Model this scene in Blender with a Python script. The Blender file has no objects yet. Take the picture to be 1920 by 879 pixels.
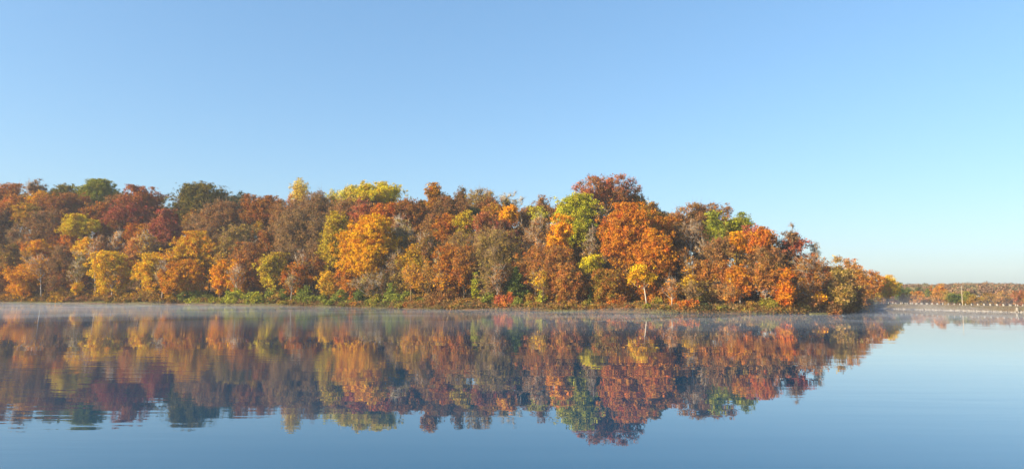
import bpy, math
import numpy as np
from mathutils import Matrix, Vector

rng = np.random.default_rng(7)
R = math.radians
SC = bpy.context.scene
COL = SC.collection

# ------------------------------------------------------------------ camera
CAM_H = 4.0
F = 1300.0                      # focal length in pixels of a 1920 wide picture
PITCH, ROLL = 4.95, -0.36
cam_d = bpy.data.cameras.new('camera')
cam_d.sensor_width = 36.0
cam_d.lens = 36.0 * F / 1920.0
cam_d.clip_start = 0.1
cam_d.clip_end = 6000.0
cam = bpy.data.objects.new('camera', cam_d)
COL.objects.link(cam)
CM = Matrix.Translation((0, 0, CAM_H)) @ Matrix.Rotation(R(90 + PITCH), 4, 'X') @ Matrix.Rotation(R(-ROLL), 4, 'Z')
cam.matrix_world = CM
SC.camera = cam

# ------------------------------------------------------------------ light
SUN_EL, SUN_AZ = 23.0, 244.0     # azimuth clockwise from +Y
world = bpy.data.worlds.new('World')
SC.world = world
world.use_nodes = True
wn = world.node_tree
bg = wn.nodes['Background']
sky = wn.nodes.new('ShaderNodeTexSky')
sky.sky_type = 'NISHITA'
sky.sun_disc = False
sky.sun_elevation = R(SUN_EL)
sky.sun_rotation = R(SUN_AZ)
sky.altitude = 300
sky.air_density = 1.2
sky.dust_density = 2.0
sky.ozone_density = 4.0
sg = wn.nodes.new('ShaderNodeGamma'); sg.inputs[1].default_value = .66
sm = wn.nodes.new('ShaderNodeMix'); sm.data_type = 'RGBA'; sm.blend_type = 'MULTIPLY'; sm.inputs[0].default_value = 1
sm.inputs[7].default_value = (.89, 1.0, 1.09, 1)
wn.links.new(sky.outputs[0], sg.inputs[0]); wn.links.new(sg.outputs[0], sm.inputs[6]); sh = wn.nodes.new('ShaderNodeHueSaturation'); sh.inputs['Saturation'].default_value = 1.15
wn.links.new(sm.outputs[2], sh.inputs['Color']); wn.links.new(sh.outputs[0], bg.inputs[0])
bg.inputs[1].default_value = 0.150

sun_d = bpy.data.lights.new('sun', 'SUN')
sun_d.energy = 5.0
sun_d.angle = R(0.5)
sun_d.color = (1.0, 0.83, 0.58)
sun = bpy.data.objects.new('sun', sun_d)
COL.objects.link(sun)
sdir = Vector((math.sin(R(SUN_AZ)) * math.cos(R(SUN_EL)), math.cos(R(SUN_AZ)) * math.cos(R(SUN_EL)), math.sin(R(SUN_EL))))
sun.rotation_euler = sdir.to_track_quat('Z', 'Y').to_euler()
sun.location = (-80, -60, 80)

vs = SC.view_settings
vs.view_transform = 'Standard'
vs.look = 'None'
vs.gamma = 1.0
vs.exposure = 1.22
vs.use_curve_mapping = False
SC.cycles.max_bounces = 8
SC.cycles.diffuse_bounces = 2
SC.cycles.glossy_bounces = 3
SC.cycles.transmission_bounces = 3
SC.cycles.volume_bounces = 1
SC.cycles.use_denoising = True

# ------------------------------------------------------------------ picture <-> place
CMn = np.array(CM)
def ray(px, py):
    v = CMn[:3, :3] @ np.array([(px - 960.0) / F, (439.5 - py) / F, -1.0])
    return v
def at_depth(px, py, D):
    v = ray(px, py)
    return np.array([0, 0, CAM_H]) + v * (D / v[1])
def at_water(px, py):
    v = ray(px, py)
    return np.array([0, 0, CAM_H]) - v * (CAM_H / v[2])
CMi = np.linalg.inv(CMn)
def to_pix(p):
    q = CMi[:3, :3] @ np.asarray(p) + CMi[:3, 3]
    return 960 + F * q[0] / -q[2], 439.5 - F * q[1] / -q[2]

SHORE = [(-260, 565.3), (-120, 566.0), (0, 567), (100, 568.3), (200, 569.3), (300, 570.4), (400, 571.5), (470, 573.5), (540, 574.0), (620, 575.3), (720, 577.3),
         (800, 579), (880, 580.6), (960, 581.5), (1040, 583), (1100, 583.6), (1170, 585), (1240, 586.2), (1300, 587),
         (1380, 588), (1450, 588.8), (1510, 588.8), (1560, 588)]
SW = np.array([at_water(a, b)[:2] for a, b in SHORE])
SPX = np.array([a for a, b in SHORE], float)
def shore_D(px):
    return float(np.interp(px, SPX, SW[:, 1]))
DAM_B = np.array([125.0, 241.0])       # far end of the dam at the waterline
DAM_A = np.array([141.0, 187.0])       # where it leaves the picture
ddir = (DAM_A - DAM_B) / np.linalg.norm(DAM_A - DAM_B)
dnor = np.array([-ddir[1], ddir[0]])   # towards the dry side
if dnor[0] < 0: dnor = -dnor
tip = SW[-1]
poly = [tuple(p) for p in SW]
poly += [(tip[0] + 9, tip[1] + 8), (tip[0] + 17, tip[1] + 24), (tip[0] + 30, tip[1] + 48), (106, 232), (116, 240)]
poly += [tuple(DAM_B + ddir * t) for t in (3, 20, 40, 56, 80, 120, 165)]
poly += [(168, 50), (120, 12), (60, 5), (0, 4), (-70, 5), (-160, 20), (-300, 70), (-420, 190), (-420, 285)]
POLY = np.array(poly)
# small coves and points along the wooded shore
def densify(P, step):
    out = []
    for i in range(len(P)):
        a, b = P[i], P[(i + 1) % len(P)]
        n = max(1, int(np.linalg.norm(b - a) / step))
        for k in range(n):
            out.append(a + (b - a) * k / n)
    return np.array(out)
POLYD = densify(POLY, 5.0)
_n = np.roll(POLYD, -1, 0) - np.roll(POLYD, 1, 0)
_n = np.stack([-_n[:, 1], _n[:, 0]], 1); _n /= np.linalg.norm(_n, axis=1)[:, None]
_on_dam = ((POLYD - DAM_B) @ dnor) > -3.0
_wob = rng.normal(0, 0.55, len(POLYD)) * (~_on_dam)
POLYD = POLYD + _n * _wob[:, None]

def sdist(X, Y):
    """signed distance to the lake's shore, positive on land"""
    P = np.stack([X, Y], -1).reshape(-1, 2)
    best = np.full(len(P), 1e18); inside = np.zeros(len(P), bool)
    for i in range(len(POLYD)):
        a, b = POLYD[i], POLYD[(i + 1) % len(POLYD)]
        e = b - a; w = P - a
        t = np.clip((w @ e) / (e @ e), 0, 1)
        d2 = ((w - t[:, None] * e) ** 2).sum(1)
        best = np.minimum(best, d2)
        c = (a[1] > P[:, 1]) != (b[1] > P[:, 1])
        if abs(e[1]) > 1e-9:
            xi = a[0] + (P[:, 1] - a[1]) * e[0] / e[1]
            inside ^= c & (P[:, 0] < xi)
    d = np.sqrt(best)
    return np.where(inside, -d, d).reshape(np.shape(X))

def sstep(a, b, x):
    t = np.clip((x - a) / (b - a), 0, 1)
    return t * t * (3 - 2 * t)
def wav(X, Y, k, s):
    r = np.random.default_rng(s); o = 0
    for i in range(5):
        an = r.uniform(0, 6.28); f = k * r.uniform(.6, 1.8)
        o = o + np.sin((X * math.cos(an) + Y * math.sin(an)) * f + r.uniform(0, 6.28))
    return o / 5

def terrain(X, Y):
    X = np.asarray(X, float); Y = np.asarray(Y, float)
    sd = sdist(X, Y)
    front = sstep(60, 130, Y)                        # the far, wooded side of the lake
    ridge = 25 * (1 - sstep(38, 80, X)) + 2.5 * (1 - sstep(80, 130, X)) - 5 * sstep(95, 150, X)
    bank = 0.45 * (1 - np.exp(-np.maximum(sd, 0) / 0.9)) + 0.10 * np.clip(sd, 0, 12)
    hill = bank + ridge * sstep(9, 78, sd) * front + wav(X, Y, .12, 3) * .35 * sstep(3, 12, sd)
    s = (X - DAM_B[0]) * dnor[0] + (Y - DAM_B[1]) * dnor[1]
    dam = np.where(s < 6, 1.45 * np.clip(s, 0, 6) / 6, 1.45 - 7.0 * sstep(14.5, 44, s))
    dam = dam + 0.006 * np.clip(s - 90, 0, 700) + 8.5 * sstep(300, 560, Y) * sstep(60, 200, s)
    w = sstep(-12, 0, s)
    h = hill * (1 - w) + dam * w
    near = (1 - front) * (1 - w)
    h = np.where((Y < 60) & (sd > 0), np.minimum(h, 0.3 + 0.12 * sd), h)
    return np.where(sd < 0, np.maximum(-3.0, sd * 0.5), h)

# ------------------------------------------------------------------ mesh helpers
def tag(o, label=None, cat=None, group=None, kind=None):
    if label: o['label'] = label
    if cat: o['category'] = cat
    if group: o['group'] = group
    if kind: o['kind'] = kind
    return o
class MB:
    def __init__(s): s.v = []; s.t = []; s.q = []; s.n = 0
    def add(s, v, t=None, q=None):
        v = np.asarray(v, np.float32).reshape(-1, 3)
        if t is not None and len(t): s.t.append(np.asarray(t, np.int64).reshape(-1, 3) + s.n)
        if q is not None and len(q): s.q.append(np.asarray(q, np.int64).reshape(-1, 4) + s.n)
        s.v.append(v); s.n += len(v)
    def mesh(s, name, smooth=False):
        me = bpy.data.meshes.new(name)
        v = np.concatenate(s.v) if s.v else np.zeros((0, 3), np.float32)
        t = np.concatenate(s.t) if s.t else np.zeros((0, 3), np.int64)
        q = np.concatenate(s.q) if s.q else np.zeros((0, 4), np.int64)
        me.vertices.add(len(v)); me.vertices.foreach_set('co', v.ravel())
        li = np.concatenate([t.ravel(), q.ravel()]).astype(np.int32)
        me.loops.add(len(li)); me.loops.foreach_set('vertex_index', li)
        st = np.concatenate([np.arange(len(t)) * 3, len(t) * 3 + np.arange(len(q)) * 4]).astype(np.int32)
        me.polygons.add(len(st)); me.polygons.foreach_set('loop_start', st)
        if smooth: me.polygons.foreach_set('use_smooth', np.ones(len(st), bool))
        me.update(calc_edges=True)
        return me
    def build(s, name, mat, parent=None, smooth=False):
        me = s.mesh(name, smooth)
        me.materials.append(mat)
        o = bpy.data.objects.new(name, me); COL.objects.link(o)
        if parent: o.parent = parent
        return o
def tube(mb, pts, rad, k=5):
    pts = np.asarray(pts, float); n = len(pts)
    d = np.gradient(pts, axis=0); d /= np.linalg.norm(d, axis=1)[:, None] + 1e-9
    ref = np.where(np.abs(d[:, 2:3]) > .8, [[1., 0, 0]], [[0, 0, 1.]])
    u = np.cross(d, ref); u /= np.linalg.norm(u, axis=1)[:, None] + 1e-9
    w = np.cross(d, u)
    a = np.arange(k) * 2 * math.pi / k
    V = pts[:, None] + (u[:, None] * np.cos(a)[None, :, None] + w[:, None] * np.sin(a)[None, :, None]) * np.asarray(rad)[:, None, None]
    i = np.arange(n - 1)[:, None] * k; j = np.arange(k)[None]; j2 = (j + 1) % k
    q = np.stack([i + j, i + j2, i + k + j2, i + k + j], -1).reshape(-1, 4)
    mb.add(V.reshape(-1, 3), q=q)
def spikes(mb, p, d, r):
    """thin three-sided twigs from points p along vectors d"""
    n = len(p)
    if n == 0: return
    dn = d / (np.linalg.norm(d, axis=1)[:, None] + 1e-9)
    ref = np.where(np.abs(dn[:, 2:3]) > .8, [[1., 0, 0]], [[0, 0, 1.]])
    u = np.cross(dn, ref); u /= np.linalg.norm(u, axis=1)[:, None] + 1e-9
    w = np.cross(dn, u)
    r = np.broadcast_to(r, (n,))[:, None]
    V = np.stack([p + u * r, p - u * r * .5 + w * r * .87, p - u * r * .5 - w * r * .87, p + d], 1)
    b = np.arange(n)[:, None] * 4
    t = np.concatenate([b + [0, 1, 3], b + [1, 2, 3], b + [2, 0, 3]])
    mb.add(V.reshape(-1, 3), t=t)
def leaves(mb, p, nrm, s, rg):
    n = len(p)
    if n == 0: return
    nrm = nrm / (np.linalg.norm(nrm, axis=1)[:, None] + 1e-9)
    ref = rg.normal(size=(n, 3))
    u = np.cross(nrm, ref); u /= np.linalg.norm(u, axis=1)[:, None] + 1e-9
    w = np.cross(nrm, u)
    a = np.array([0, 2.1, 4.2])[None] + rg.uniform(-.45, .45, (n, 3))
    ss = (np.broadcast_to(s, (n,)) * rg.choice([.55, .8, 1.0, 1.5], n) * rg.uniform(.85, 1.15, n))[:, None] * .62
    V = p[:, None] + (u[:, None] * np.cos(a)[..., None] + w[:, None] * np.sin(a)[..., None]) * ss[..., None]
    mb.add(V.reshape(-1, 3), t=np.arange(3 * n).reshape(-1, 3))

# ------------------------------------------------------------------ materials
def newmat(name):
    m = bpy.data.materials.new(name); m.use_nodes = True
    nt = m.node_tree; nt.nodes.clear()
    out = nt.nodes.new('ShaderNodeOutputMaterial')
    return m, nt, out
def N(nt, t, **kw):
    n = nt.nodes.new(t)
    for k, v in kw.items(): setattr(n, k, v)
    return n
def ramp(nt, pts):
    r = N(nt, 'ShaderNodeValToRGB'); e = r.color_ramp.elements
    while len(e) < len(pts): e.new(.5)
    for x, (p, c) in zip(e, pts): x.position = p; x.color = (*c, 1) if len(c) == 3 else c
    return r

def leaf_material(name, transl=0.14):
    m, nt, out = newmat(name)
    A = N(nt, 'ShaderNodeAttribute', attribute_type='OBJECT', attribute_name='leaf_a')
    B = N(nt, 'ShaderNodeAttribute', attribute_type='OBJECT', attribute_name='leaf_b')
    tc = N(nt, 'ShaderNodeTexCoord')
    nz = N(nt, 'ShaderNodeTexNoise'); nz.inputs['Scale'].default_value = .26; nz.inputs['Detail'].default_value = 4; nz.inputs['Roughness'].default_value = .65
    nt.links.new(tc.outputs['Object'], nz.inputs['Vector'])
    geo = N(nt, 'ShaderNodeNewGeometry')
    ad = N(nt, 'ShaderNodeMath', operation='MULTIPLY_ADD'); ad.inputs[1].default_value = .34
    nt.links.new(geo.outputs['Random Per Island'], ad.inputs[0]); nt.links.new(nz.outputs['Fac'], ad.inputs[2])
    mr = N(nt, 'ShaderNodeMapRange'); mr.inputs[1].default_value = .48; mr.inputs[2].default_value = .86
    nt.links.new(ad.outputs[0], mr.inputs[0])
    mx = N(nt, 'ShaderNodeMix', data_type='RGBA')
    nt.links.new(mr.outputs[0], mx.inputs[0]); nt.links.new(A.outputs['Color'], mx.inputs[6]); nt.links.new(B.outputs['Color'], mx.inputs[7])
    wn_ = N(nt, 'ShaderNodeTexWhiteNoise', noise_dimensions='1D')
    nt.links.new(geo.outputs['Random Per Island'], wn_.inputs['W'])
    vr = N(nt, 'ShaderNodeMapRange'); vr.inputs[3].default_value = .68; vr.inputs[4].default_value = 1.22
    nt.links.new(wn_.outputs['Value'], vr.inputs[0])
    hs = N(nt, 'ShaderNodeHueSaturation')
    n3 = N(nt, 'ShaderNodeTexNoise'); n3.inputs['Scale'].default_value = .55; n3.inputs['Detail'].default_value = 2
    nt.links.new(tc.outputs['Object'], n3.inputs['Vector'])
    hr = N(nt, 'ShaderNodeMapRange'); hr.inputs[1].default_value = .3; hr.inputs[2].default_value = .7; hr.inputs[3].default_value = .478; hr.inputs[4].default_value = .526
    nt.links.new(n3.outputs['Fac'], hr.inputs[0]); nt.links.new(hr.outputs[0], hs.inputs['Hue'])
    nt.links.new(vr.outputs[0], hs.inputs['Value']); nt.links.new(mx.outputs[2], hs.inputs['Color'])
    df = N(nt, 'ShaderNodeBsdfDiffuse'); tr = N(nt, 'ShaderNodeBsdfTranslucent'); ms = N(nt, 'ShaderNodeMixShader')
    ms.inputs[0].default_value = transl
    nt.links.new(hs.outputs[0], df.inputs[0]); nt.links.new(hs.outputs[0], tr.inputs[0])
    nt.links.new(df.outputs[0], ms.inputs[1]); nt.links.new(tr.outputs[0], ms.inputs[2])
    nt.links.new(ms.outputs[0], out.inputs[0])
    return m
def noisy(name, pts, scale, rough=.9, detail=4, bump=0, coords='Object', island=0.0):
    m, nt, out = newmat(name)
    tc = N(nt, 'ShaderNodeTexCoord'); nz = N(nt, 'ShaderNodeTexNoise')
    nz.inputs['Scale'].default_value = scale; nz.inputs['Detail'].default_value = detail
    nt.links.new(tc.outputs[coords], nz.inputs['Vector'])
    src = nz.outputs['Fac']
    if island:
        geo = N(nt, 'ShaderNodeNewGeometry')
        mm = N(nt, 'ShaderNodeMix', data_type='FLOAT'); mm.inputs[0].default_value = island
        nt.links.new(src, mm.inputs[2]); nt.links.new(geo.outputs['Random Per Island'], mm.inputs[3]); src = mm.outputs[0]
    rp = ramp(nt, pts); nt.links.new(src, rp.inputs[0])
    b = N(nt, 'ShaderNodeBsdfPrincipled'); b.inputs['Roughness'].default_value = rough
    b.inputs['Specular IOR Level'].default_value = .2
    nt.links.new(rp.outputs[0], b.inputs['Base Color'])
    if bump:
        bp = N(nt, 'ShaderNodeBump'); bp.inputs['Strength'].default_value = bump
        nt.links.new(nz.outputs['Fac'], bp.inputs['Height']); nt.links.new(bp.outputs[0], b.inputs['Normal'])
    nt.links.new(b.outputs[0], out.inputs[0])
    return m
LEAF = leaf_material('autumn_leaves')
def bark_material():
    m, nt, out = newmat('bark')
    A = N(nt, 'ShaderNodeAttribute', attribute_type='OBJECT', attribute_name='bark')
    tc = N(nt, 'ShaderNodeTexCoord'); mp = N(nt, 'ShaderNodeMapping'); mp.inputs['Scale'].default_value = (2, 2, .5)
    nz = N(nt, 'ShaderNodeTexNoise'); nz.inputs['Scale'].default_value = 1.6; nz.inputs['Detail'].default_value = 5
    nt.links.new(tc.outputs['Object'], mp.inputs[0]); nt.links.new(mp.outputs[0], nz.inputs['Vector'])
    vr = N(nt, 'ShaderNodeMapRange'); vr.inputs[1].default_value = .3; vr.inputs[2].default_value = .7; vr.inputs[3].default_value = .55; vr.inputs[4].default_value = 1.3
    nt.links.new(nz.outputs['Fac'], vr.inputs[0])
    hs = N(nt, 'ShaderNodeHueSaturation'); nt.links.new(vr.outputs[0], hs.inputs['Value']); nt.links.new(A.outputs['Color'], hs.inputs['Color'])
    df = N(nt, 'ShaderNodeBsdfDiffuse'); nt.links.new(hs.outputs[0], df.inputs[0]); nt.links.new(df.outputs[0], out.inputs[0])
    return m
BARK = bark_material()

def ground_material():
    m, nt, out = newmat('forest_floor')
    tc = N(nt, 'ShaderNodeTexCoord')
    n1 = N(nt, 'ShaderNodeTexNoise'); n1.inputs['Scale'].default_value = .22; n1.inputs['Detail'].default_value = 6
    n2 = N(nt, 'ShaderNodeTexNoise'); n2.inputs['Scale'].default_value = 2.5; n2.inputs['Detail'].default_value = 4
    nt.links.new(tc.outputs['Object'], n1.inputs[0]); nt.links.new(tc.outputs['Object'], n2.inputs[0])
    r1 = ramp(nt, [(.3, (.085, .055, .03)), (.5, (.15, .085, .04)), (.7, (.11, .095, .035))])
    r2 = ramp(nt, [(.3, (.55, .55, .55)), (.7, (1.25, 1.2, 1.15))])
    nt.links.new(n1.outputs['Fac'], r1.inputs[0]); nt.links.new(n2.outputs['Fac'], r2.inputs[0])
    mu = N(nt, 'ShaderNodeMix', data_type='RGBA', blend_type='MULTIPLY'); mu.inputs[0].default_value = 1
    nt.links.new(r1.outputs[0], mu.inputs[6]); nt.links.new(r2.outputs[0], mu.inputs[7])
    b = N(nt, 'ShaderNodeBsdfDiffuse'); nt.links.new(mu.outputs[2], b.inputs[0])
    nt.links.new(b.outputs[0], out.inputs[0])
    return m

def water_material():
    m, nt, out = newmat('lake_water')
    tc = N(nt, 'ShaderNodeTexCoord')
    def nz(scale, sx, sy, det, rot=0):
        mp = N(nt, 'ShaderNodeMapping'); mp.inputs['Scale'].default_value = (sx, sy, 1); mp.inputs['Rotation'].default_value = (0, 0, rot)
        n = N(nt, 'ShaderNodeTexNoise'); n.inputs['Scale'].default_value = scale; n.inputs['Detail'].default_value = det
        nt.links.new(tc.outputs['Object'], mp.inputs[0]); nt.links.new(mp.outputs[0], n.inputs['Vector'])
        return n
    rip = nz(1.0, .22, 1.25, 2, .27)       # short wind ripples, crests roughly across the view
    rip2 = nz(1.0, .40, 2.1, 2, -.32)
    swl = nz(1.0, .05, .28, 2, -.28)      # lazy long undulation
    patch = nz(1.0, .018, .03, 2, .3)     # where the breeze touches the water
    pr = ramp(nt, [(.46, (.03, .03, .03)), (.66, (1, 1, 1))])
    sx = N(nt, 'ShaderNodeSeparateXYZ'); nt.links.new(tc.outputs['Object'], sx.inputs[0])
    gr = N(nt, 'ShaderNodeMapRange'); gr.inputs[1].default_value = 30; gr.inputs[2].default_value = -35; gr.inputs[3].default_value = -.05; gr.inputs[4].default_value = .08
    nt.links.new(sx.outputs[0], gr.inputs[0])
    pa = N(nt, 'ShaderNodeMath', operation='ADD'); nt.links.new(patch.outputs['Fac'], pa.inputs[0]); nt.links.new(gr.outputs[0], pa.inputs[1])
    nt.links.new(pa.outputs[0], pr.inputs[0])
    mul = N(nt, 'ShaderNodeMath', operation='MULTIPLY'); ra = N(nt, 'ShaderNodeMath', operation='MULTIPLY_ADD'); ra.inputs[1].default_value = .55; nt.links.new(rip2.outputs['Fac'], ra.inputs[0]); nt.links.new(rip.outputs['Fac'], ra.inputs[2]); nt.links.new(ra.outputs[0], mul.inputs[0]); nt.links.new(pr.outputs[0], mul.inputs[1])
    m1 = N(nt, 'ShaderNodeMath', operation='MULTIPLY'); m1.inputs[1].default_value = .009
    nt.links.new(mul.outputs[0], m1.inputs[0])
    m2 = N(nt, 'ShaderNodeMath', operation='MULTIPLY_ADD'); m2.inputs[1].default_value = .010
    nt.links.new(swl.outputs['Fac'], m2.inputs[0]); nt.links.new(m1.outputs[0], m2.inputs[2])
    bp = N(nt, 'ShaderNodeBump'); bp.inputs['Strength'].default_value = 1.0; bp.inputs['Distance'].default_value = 1.0
    nt.links.new(m2.outputs[0], bp.inputs['Height'])
    fr = N(nt, 'ShaderNodeFresnel'); fr.inputs['IOR'].default_value = 1.66
    nt.links.new(bp.outputs[0], fr.inputs['Normal'])
    gl = N(nt, 'ShaderNodeBsdfGlossy'); gl.inputs['Roughness'].default_value = .005; gl.inputs['Color'].default_value = (1, 1, 1, 1)
    df = N(nt, 'ShaderNodeBsdfDiffuse'); df.inputs['Color'].default_value = (.001, .048, .105, 1)
    nt.links.new(bp.outputs[0], gl.inputs['Normal'])
    ms = N(nt, 'ShaderNodeMixShader')
    fm = N(nt, 'ShaderNodeMapRange'); fm.inputs[1].default_value = .34; fm.inputs[2].default_value = .62; fm.inputs[3].default_value = .34; fm.inputs[4].default_value = .69; fm.clamp = False
    fc = N(nt, 'ShaderNodeClamp'); fc.inputs[1].default_value = .03; fc.inputs[2].default_value = .76
    nt.links.new(fr.outputs[0], fm.inputs[0]); nt.links.new(fm.outputs[0], fc.inputs[0])
    nt.links.new(fc.outputs[0], ms.inputs[0]); nt.links.new(df.outputs[0], ms.inputs[1]); nt.links.new(gl.outputs[0], ms.inputs[2])
    nt.links.new(ms.outputs[0], out.inputs[0])
    return m
def volume_material(name, col, dens, aniso=0.0):
    m, nt, out = newmat(name)
    v = N(nt, 'ShaderNodeVolumePrincipled')
    v.inputs['Color'].default_value = (*col, 1); v.inputs['Density'].default_value = dens; v.inputs['Anisotropy'].default_value = aniso
    nt.links.new(v.outputs[0], out.inputs['Volume'])
    return m

# ------------------------------------------------------------------ ground, lake, dam
def axis(lo, hi, fine_lo, fine_hi, step):
    a = list(np.arange(fine_lo, fine_hi + .01, step)); s = step
    while a[-1] < hi: s *= 1.25; a.append(min(hi, a[-1] + s))
    s = step; b = [a[0]]
    while b[-1] > lo: s *= 1.25; b.append(max(lo, b[-1] - s))
    return np.array(b[:0:-1] + a)
gx = axis(-1500, 1500, -300, 230, 2.6); gy = axis(-500, 1500, -10, 380, 2.6)
GX, GY = np.meshgrid(gx, gy)
GZ = terrain(GX, GY)
mb = MB()
nx, ny = len(gx), len(gy)
ii = (np.arange(ny - 1)[:, None] * nx + np.arange(nx - 1)[None]).ravel()
mb.add(np.stack([GX, GY, GZ], -1), q=np.stack([ii, ii + 1, ii + nx + 1, ii + nx], 1))
tag(mb.build('ground', ground_material(), smooth=True), kind='structure')

_c = np.roll(POLYD, -1, 0) - np.roll(POLYD, 1, 0)
_nn = np.stack([_c[:, 1], -_c[:, 0]], 1); _nn /= np.linalg.norm(_nn, axis=1)[:, None]
if sdist(np.array([POLYD[10, 0] + _nn[10, 0]]), np.array([POLYD[10, 1] + _nn[10, 1]]))[0] < 0: _nn = -_nn
WP = POLYD + _nn * 1.2
me = bpy.data.meshes.new('lake')
idx = list(range(len(WP)))
me.from_pydata([(x, y, 0) for x, y in WP], [], [idx])
me.update()
if me.polygons[0].normal.z < 0: me.flip_normals()
me.materials.append(water_material())
lake = bpy.data.objects.new('lake', me); COL.objects.link(lake); tag(lake, kind='structure')

def dam_pt(t, s, z): p = DAM_B + ddir * t + dnor * s; return np.array([p[0], p[1], z])
mb = MB()
ts = np.arange(-14, 170, 4.0)
L = np.array([dam_pt(t, 8.3, 1.456) for t in ts]); Rr = np.array([dam_pt(t, 13.3, 1.456) for t in ts])
k = np.arange(len(ts) - 1)
mb.add(np.concatenate([L, Rr]), q=np.stack([k, k + 1, k + 1 + len(ts), k + len(ts)], 1))
tag(mb.build('dam_road', noisy('asphalt', [(.3, (.045, .045, .047)), (.7, (.07, .068, .065))], 3)), kind='structure')

def rock(mb, c, s, rg):
    v = np.array([[-1, -1, -1], [1, -1, -1], [1, 1, -1], [-1, 1, -1], [-.7, -.7, 1], [.7, -.7, 1], [.7, .7, 1], [-.7, .7, 1]], float)
    v = v * (1 + rg.uniform(-.28, .28, (8, 3))) * s
    a = rg.uniform(0, 6.28); v[:, :2] = v[:, :2] @ np.array([[math.cos(a), -math.sin(a)], [math.sin(a), math.cos(a)]])
    mb.add(v + c, q=[[3, 2, 1, 0], [4, 5, 6, 7], [0, 1, 5, 4], [1, 2, 6, 5], [2, 3, 7, 6], [3, 0, 4, 7]])
ROCK = noisy('pale_limestone', [(.25, (.15, .13, .105)), (.75, (.31, .27, .215))], 1.2, island=.5)
mb = MB()
for i in range(900):
    t = rng.uniform(2, 110); s = rng.uniform(-.4, .8)
    p = dam_pt(t, s, 0); z = 1.45 * max(s, 0) / 6
    w = rng.uniform(.10, .22)
    rock(mb, np.array([p[0], p[1], z + .05]), np.array([w, w * rng.uniform(.7, 1.2), w * rng.uniform(.5, .9)]), rng)
tag(mb.build('riprap', ROCK), kind='stuff')
for i, (px, py, w, hh) in enumerate([(1757, 585.5, .33, .62), (1776, 586, .28, .5)]):
    p = at_water(px, py); t = (p[:2] - DAM_B) @ ddir; q = dam_pt(t, .6, 0)
    mb = MB(); rock(mb, np.array([q[0], q[1], hh + .05]), np.array([w, w * .8, hh]), rng)
    tag(mb.build('boulder', ROCK), ['tall pale boulder standing on the stony dam edge', 'smaller pale boulder standing beside the tall one on the dam edge'][i], 'boulder', 'boulders on the dam edge')

CONC = noisy('painted_concrete', [(.3, (.29, .26, .21)), (.7, (.44, .40, .33))], 4, rough=.8)
def post_mesh():
    mb = MB(); a, b, h = .10, .075, .66
    v = []
    for z, r in ((-.15, a), (h - .06, a), (h, b)):
        v += [(-r, -r, z), (r, -r, z), (r, r, z), (-r, r, z)]
    q = []
    for k in (0, 4): q += [[k + j, k + (j + 1) % 4, k + 4 + (j + 1) % 4, k + 4 + j] for j in range(4)]
    q += [[8, 9, 10, 11]]
    mb.add(v, q=q); return mb.mesh('guard_post')
PM = post_mesh(); PM.materials.append(CONC)
for s, lab, grp in ((7.6, 'short pale concrete guard post in the row on the water side of the dam road', 'guard posts along the water side of the dam road'),
                    (14.0, 'short pale concrete guard post in the row on the far side of the dam road', 'guard posts along the far side of the dam road')):
    t = -8.0 + (0 if s < 10 else .7)
    while t < 60:
        o = bpy.data.objects.new('guard_post', PM); COL.objects.link(o)
        o.location = dam_pt(t + rng.uniform(-.1, .1), s, 1.45); o.rotation_euler = (rng.normal(0, .02), rng.normal(0, .02), math.atan2(ddir[1], ddir[0]))
        tag(o, lab, 'post', grp)
        t += 2.05

# lamp pole on the dam
pole = bpy.data.objects.new('utility_pole', None); COL.objects.link(pole)
_best = min(np.arange(-10, 60, .25), key=lambda t: abs(to_pix(dam_pt(t, 7.0, 1.45))[0] - 1804))
P0 = dam_pt(_best, 7.0, 1.4); pole.location = P0
ptop = at_depth(1803, 535, P0[1])[2] - P0[2]
mb = MB(); tube(mb, [(0, 0, -.2), (0, 0, ptop * .4), (0, 0, ptop * .78)], [.10, .085, .06], 8)
WOOD = noisy('weathered_pole_wood', [(.3, (.42, .33, .23)), (.7, (.55, .45, .33))], 2)
o = mb.build('shaft', WOOD, pole)
mb = MB(); tube(mb, [(0, 0, ptop * .78), (0, 0, ptop), (0, 0, ptop + .02)], [.05, .045, .001], 8)
mb.add([(-.35, -.04, ptop * .93), (.35, -.04, ptop * .93), (.35, .04, ptop * .93), (-.35, .04, ptop * .93), (-.35, -.04, ptop * .945), (.35, -.04, ptop * .945), (.35, .04, ptop * .945), (-.35, .04, ptop * .945)],
       q=[[3, 2, 1, 0], [4, 5, 6, 7], [0, 1, 5, 4], [1, 2, 6, 5], [2, 3, 7, 6], [3, 0, 4, 7]])
mb.build('mast', CONC, pole)
tag(pole, 'tall thin pale pole rising above the guard posts on the dam', 'pole')

# ------------------------------------------------------------------ trees
C = dict(BR=(.29, .128, .032), MV=(.30, .150, .050), RB=(.38, .135, .022), OR=(.60, .205, .010), GO=(.70, .335, .006), YE=(.66, .44, .014), YG=(.42, .38, .02),
         LG=(.25, .255, .03), GR=(.15, .18, .03), OL=(.32, .22, .03), DG=(.05, .075, .024), RD=(.43, .125, .055), CR=(.31, .08, .04), GB=(.33, .20, .065), PY=(.60, .46, .11),
         DK=(.085, .05, .028), TN=(.38, .22, .09), RO=(.62, .165, .012), SG=(.10, .11, .05))
BARKS = dict(g=(.22, .145, .078), p=(.42, .35, .27), d=(.06, .05, .042))
WORD = dict(BR='brown', MV='greyish brown', RB='rust-red', OR='orange', GO='golden', YE='yellow', YG='yellow-green', LG='yellow-green', GR='green', OL='olive', DG='dark green', RD='red',
            CR='crimson', GB='grey-brown', PY='pale yellow', DK='dark brown', TN='tan', RO='bright orange', SG='dusky green')

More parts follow.
